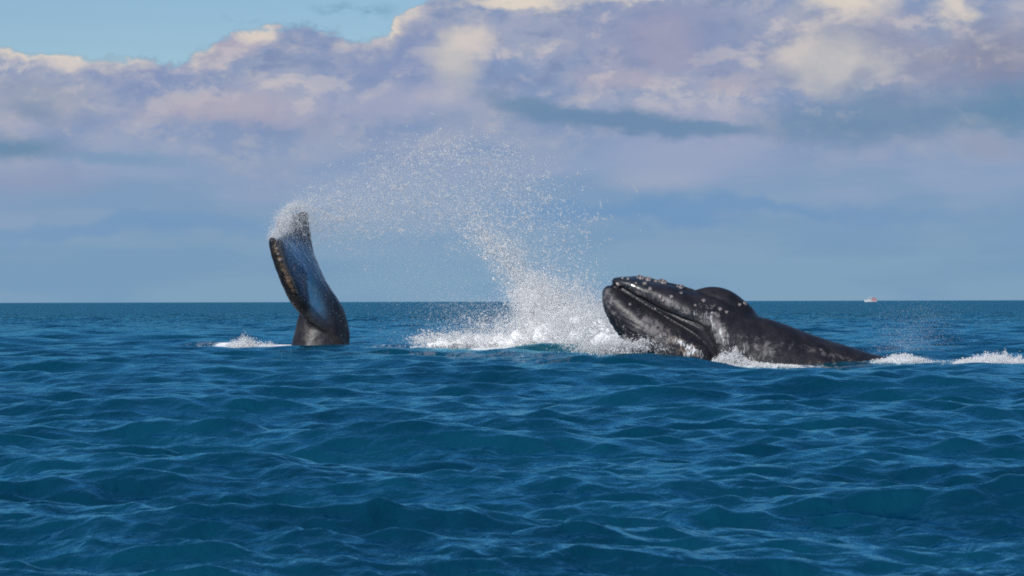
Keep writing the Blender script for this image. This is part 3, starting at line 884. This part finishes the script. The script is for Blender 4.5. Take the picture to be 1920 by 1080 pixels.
# solid white heart of the splash, hidden in its cloud of drops
def billow(x, y, rx, ry, D, rd):
    bm = bmesh.new(); bmesh.ops.create_icosphere(bm, subdivisions=3, radius=1.0)
    c = at(x, y, D); k = D / F
    v = np.array([tuple(w.co) for w in bm.verts]) * np.array([rx * k, rd, ry * k]) + c
    f = [tuple(w.index for w in p.verts) for p in bm.faces]; bm.free()
    return v, f
heart = union([billow(a[0], a[1], a[2] * 1.25, a[3] * 1.12, a[4] - 1.4, a[5]) for a in [(1012, 606, 20, 34, 102, .6), (1004, 575, 12, 22, 102.2, .4), (1028, 590, 16, 24, 101.8, .5), (1050, 628, 40, 20, 101.3, .7), (1045, 605, 18, 20, 101.6, .5), (1085, 622, 26, 18, 100.4, .6),
                                    (1070, 596, 16, 18, 100.6, .5), (1100, 608, 18, 16, 99.0, .5), (1110, 632, 30, 16, 98.5, .6), (1130, 622, 18, 16, 96.5, .5), (1150, 640, 30, 12, 93.5, .6), (980, 638, 36, 11, 102.6, .7), (930, 643, 34, 7, 103, .6), (880, 644, 34, 6, 103.4, .5), (835, 645, 26, 5, 103.6, .4)]], 0.045, 2)
hc = coords(heart); hn = normals(heart)
rel = np.zeros(len(hc))
for fr_ in (5, 7, 9, 12, 16, 21, 27, 34):
    for _ in range(3):
        kv = rng.normal(0, 1, 3); kv *= fr_ / np.linalg.norm(kv)
        rel += np.abs(np.sin(hc @ kv + rng.uniform(0, 6))) * 0.22 / fr_ ** 0.8
set_coords(heart, hc + hn * (rel - rel.mean())[:, None] * 1.3)
heart.polygons.foreach_set('use_smooth', [True] * len(heart.polygons))
heart.materials.append(m_solid)
core = bpy.data.objects.new('white_core', heart); C.objects.link(core); core.parent = splash_obj
core['kind'] = 'stuff'

def froth(name, line, n, r0, r1, sd, label):
    """a heap of foam on the water: line of (x px, D, height px, half depth m)"""
    n = int(n * 2.6); L = np.array(line, float); seg = np.abs(np.diff(L[:, 0])); u = rng.random(n) * seg.sum(); cs = np.concatenate([[0], np.cumsum(seg)])
    i = np.clip(np.searchsorted(cs, u) - 1, 0, len(seg) - 1); f = ((u - cs[i]) / seg[i])[:, None]
    q = L[i] * (1 - f) + L[i + 1] * f
    D = q[:, 1] + rng.normal(0, 1, n) * q[:, 3]
    kx = np.arange(300, 2100, 9.0); bumpy = 0.35 * np.interp(q[:, 0], kx, rng.random(len(kx)) ** 1.5) + 0.65 * np.interp(q[:, 0], kx[::4], rng.random(len(kx[::4]))) + 0.35 * rng.random(n) ** 3
    hh = q[:, 2] / F * q[:, 1] * np.clip(bumpy, .15, 1.3) * rng.random(n) ** 1.4
    X = (q[:, 0] - 960) / F * D
    Z = sea_height(X, D) + hh - 0.03
    r = sizes(n, r0, r1)
    drops(name, np.stack([X, D, Z], -1), r, label, 'foam', m_froth)
froth('foam', [(380, 109, 5, .6), (410, 109, 14, .6), (445, 109, 24, .5), (460, 109, 38, .4), (480, 109, 22, .5), (510, 109, 20, .5), (548, 108, 12, .4)], 9000, .009, .028, .5, 'low heap of foam beside the foot of the tail')
froth('foam', [(545, 106.6, 3, .15), (600, 106.6, 4, .15), (655, 106.6, 3, .15), (760, 106, 3, .4)], 1400, .009, .022, .3, 'thin line of foam at the foot of the tail')
froth('foam', [(770, 103, 8, .5), (850, 103, 16, .7), (940, 101, 16, .8), (1030, 98, 18, .9), (1120, 95, 20, 1.0), (1200, 88, 16, .6)], 13000, .010, .030, .8, 'broad band of foam under the big splash')
froth('foam', [(1335, 86.2, 14, .25), (1355, 86.2, 40, .3), (1375, 86.3, 42, .3), (1400, 86.4, 16, .2), (1440, 86.3, 6, .15), (1500, 86.3, 3, .12)], 6000, .009, .028, .3, 'foam pouring down behind the jaw of the raised head')
froth('foam', [(1632, 86.9, 5, .3), (1660, 86.8, 13, .3), (1690, 87, 15, .4), (1725, 86.5, 6, .5), (1760, 85.5, 3, .5), (1800, 84.5, 4, .5)], 3600, .008, .024, .3, 'small foam where the dark back slides under')
froth('foam', [(1785, 83, 3, .4), (1820, 82.5, 18, .6), (1860, 82, 26, .7), (1930, 81.5, 28, .7), (1990, 81.5, 12, .5)], 10000, .009, .028, .5, 'trailing band of foam behind the dark back')
p_, r_ = gather([cloud(1720, 625, 45, 34, 0, 2600, .005, .010, 92, 1.5), cloud(1690, 655, 30, 16, 0, 800, .006, .012, 90, 1.0)])
drops('mist', p_, r_, 'faint mist of breath drifting over the dark back', 'mist')

# ------------------------------------------------------------------ boat on the horizon
def flat_mat(name, c, rough=0.45):
    m, t, out = new_mat(name)
    b = t.new('ShaderNodeBsdfPrincipled')
    n = t.noise(t.new('ShaderNodeTexCoord').outputs['Object'], 1.5, 4, 0.6)
    t.set(b.inputs['Base Color'], t.mix(t.ramp(n, 0.3, 0.7), tuple(x * 0.85 for x in c[:3]) + (1,), c))
    b.inputs['Roughness'].default_value = rough
    t.l.new(b.outputs[0], out.inputs['Surface'])
    return m
m_white = flat_mat('boat_white', (0.42, 0.46, 0.50, 1))
m_red = flat_mat('boat_red', (0.30, 0.14, 0.18, 1))
m_glass = flat_mat('boat_glass', (0.03, 0.045, 0.06, 1), 0.1)
m_metal = flat_mat('boat_metal', (0.5, 0.5, 0.5, 1), 0.3)
DB = 2900.0
boat = bpy.data.objects.new('boat', None); C.objects.link(boat)
bp_ = at(1633, 565, DB); boat.location = (bp_[0], DB, 0.0)
tag(boat, 'tiny white and red motor boat on the horizon', 'boat')
hv = []; hf = []
ns = 15
for i in range(ns):
    u = i / (ns - 1); x = -6.2 + 11.6 * u
    w = 1.9 * min(1, (u * 1.0 + 0.02) ** 0.55 * 1.35) * (1 if u < .8 else 1 - (u - .8) * .3)
    sheer = 1.9 - 0.9 * u + 0.5 * (1 - u) ** 3
    hv += [(x, -w, sheer), (x + .25 * (1 - u), -w * .86, .3), (x + .6 * (1 - u), 0, -.7), (x + .25 * (1 - u), w * .86, .3), (x, w, sheer)]
for i in range(ns - 1):
    for j in range(4):
        a = i * 5 + j; hf.append((a, a + 1, a + 6, a + 5))
    hf.append((i * 5 + 4, i * 5, i * 5 + 5, i * 5 + 9))
hf.append((0, 4, 3, 2, 1)); k = (ns - 1) * 5; hf.append((k, k + 1, k + 2, k + 3, k + 4))
mesh_obj('hull', hv, hf, m_white, boat, False)
def prism(name, x0, x1, x2, x3, w0, w1, z0, z1, mat, parent):
    v = [(x0, -w0, z0), (x1, -w0, z0), (x1, w0, z0), (x0, w0, z0), (x2, -w1, z1), (x3, -w1, z1), (x3, w1, z1), (x2, w1, z1)]
    return mesh_obj(name, v, [(0, 3, 2, 1), (4, 5, 6, 7), (0, 1, 5, 4), (1, 2, 6, 5), (2, 3, 7, 6), (3, 0, 4, 7)], mat, parent, False)
cab = prism('cabin', -3.6, 0.4, -2.6, 0.4, 1.45, 1.25, 1.35, 4.1, m_white, boat)
prism('roof', -3.0, 0.9, -2.9, 0.8, 1.5, 1.45, 4.105, 4.35, m_white, boat)
for x in (-2.2, -1.2, -0.25):
    prism('window', x - .35, x + .35, x - .3, x + .35, 1.40, 1.33, 2.7, 3.6, m_glass, cab)
prism('canopy', 0.45, 5.0, 0.45, 4.7, 1.7, 1.5, 1.0, 4.0, m_red, boat)
prism('stern_box', 4.75, 5.5, 4.75, 5.5, 1.6, 1.6, .15, 1.6, m_red, boat)
prism('mast', -0.9, -0.75, -0.87, -0.78, .08, .05, 4.36, 6.0, m_metal, boat)
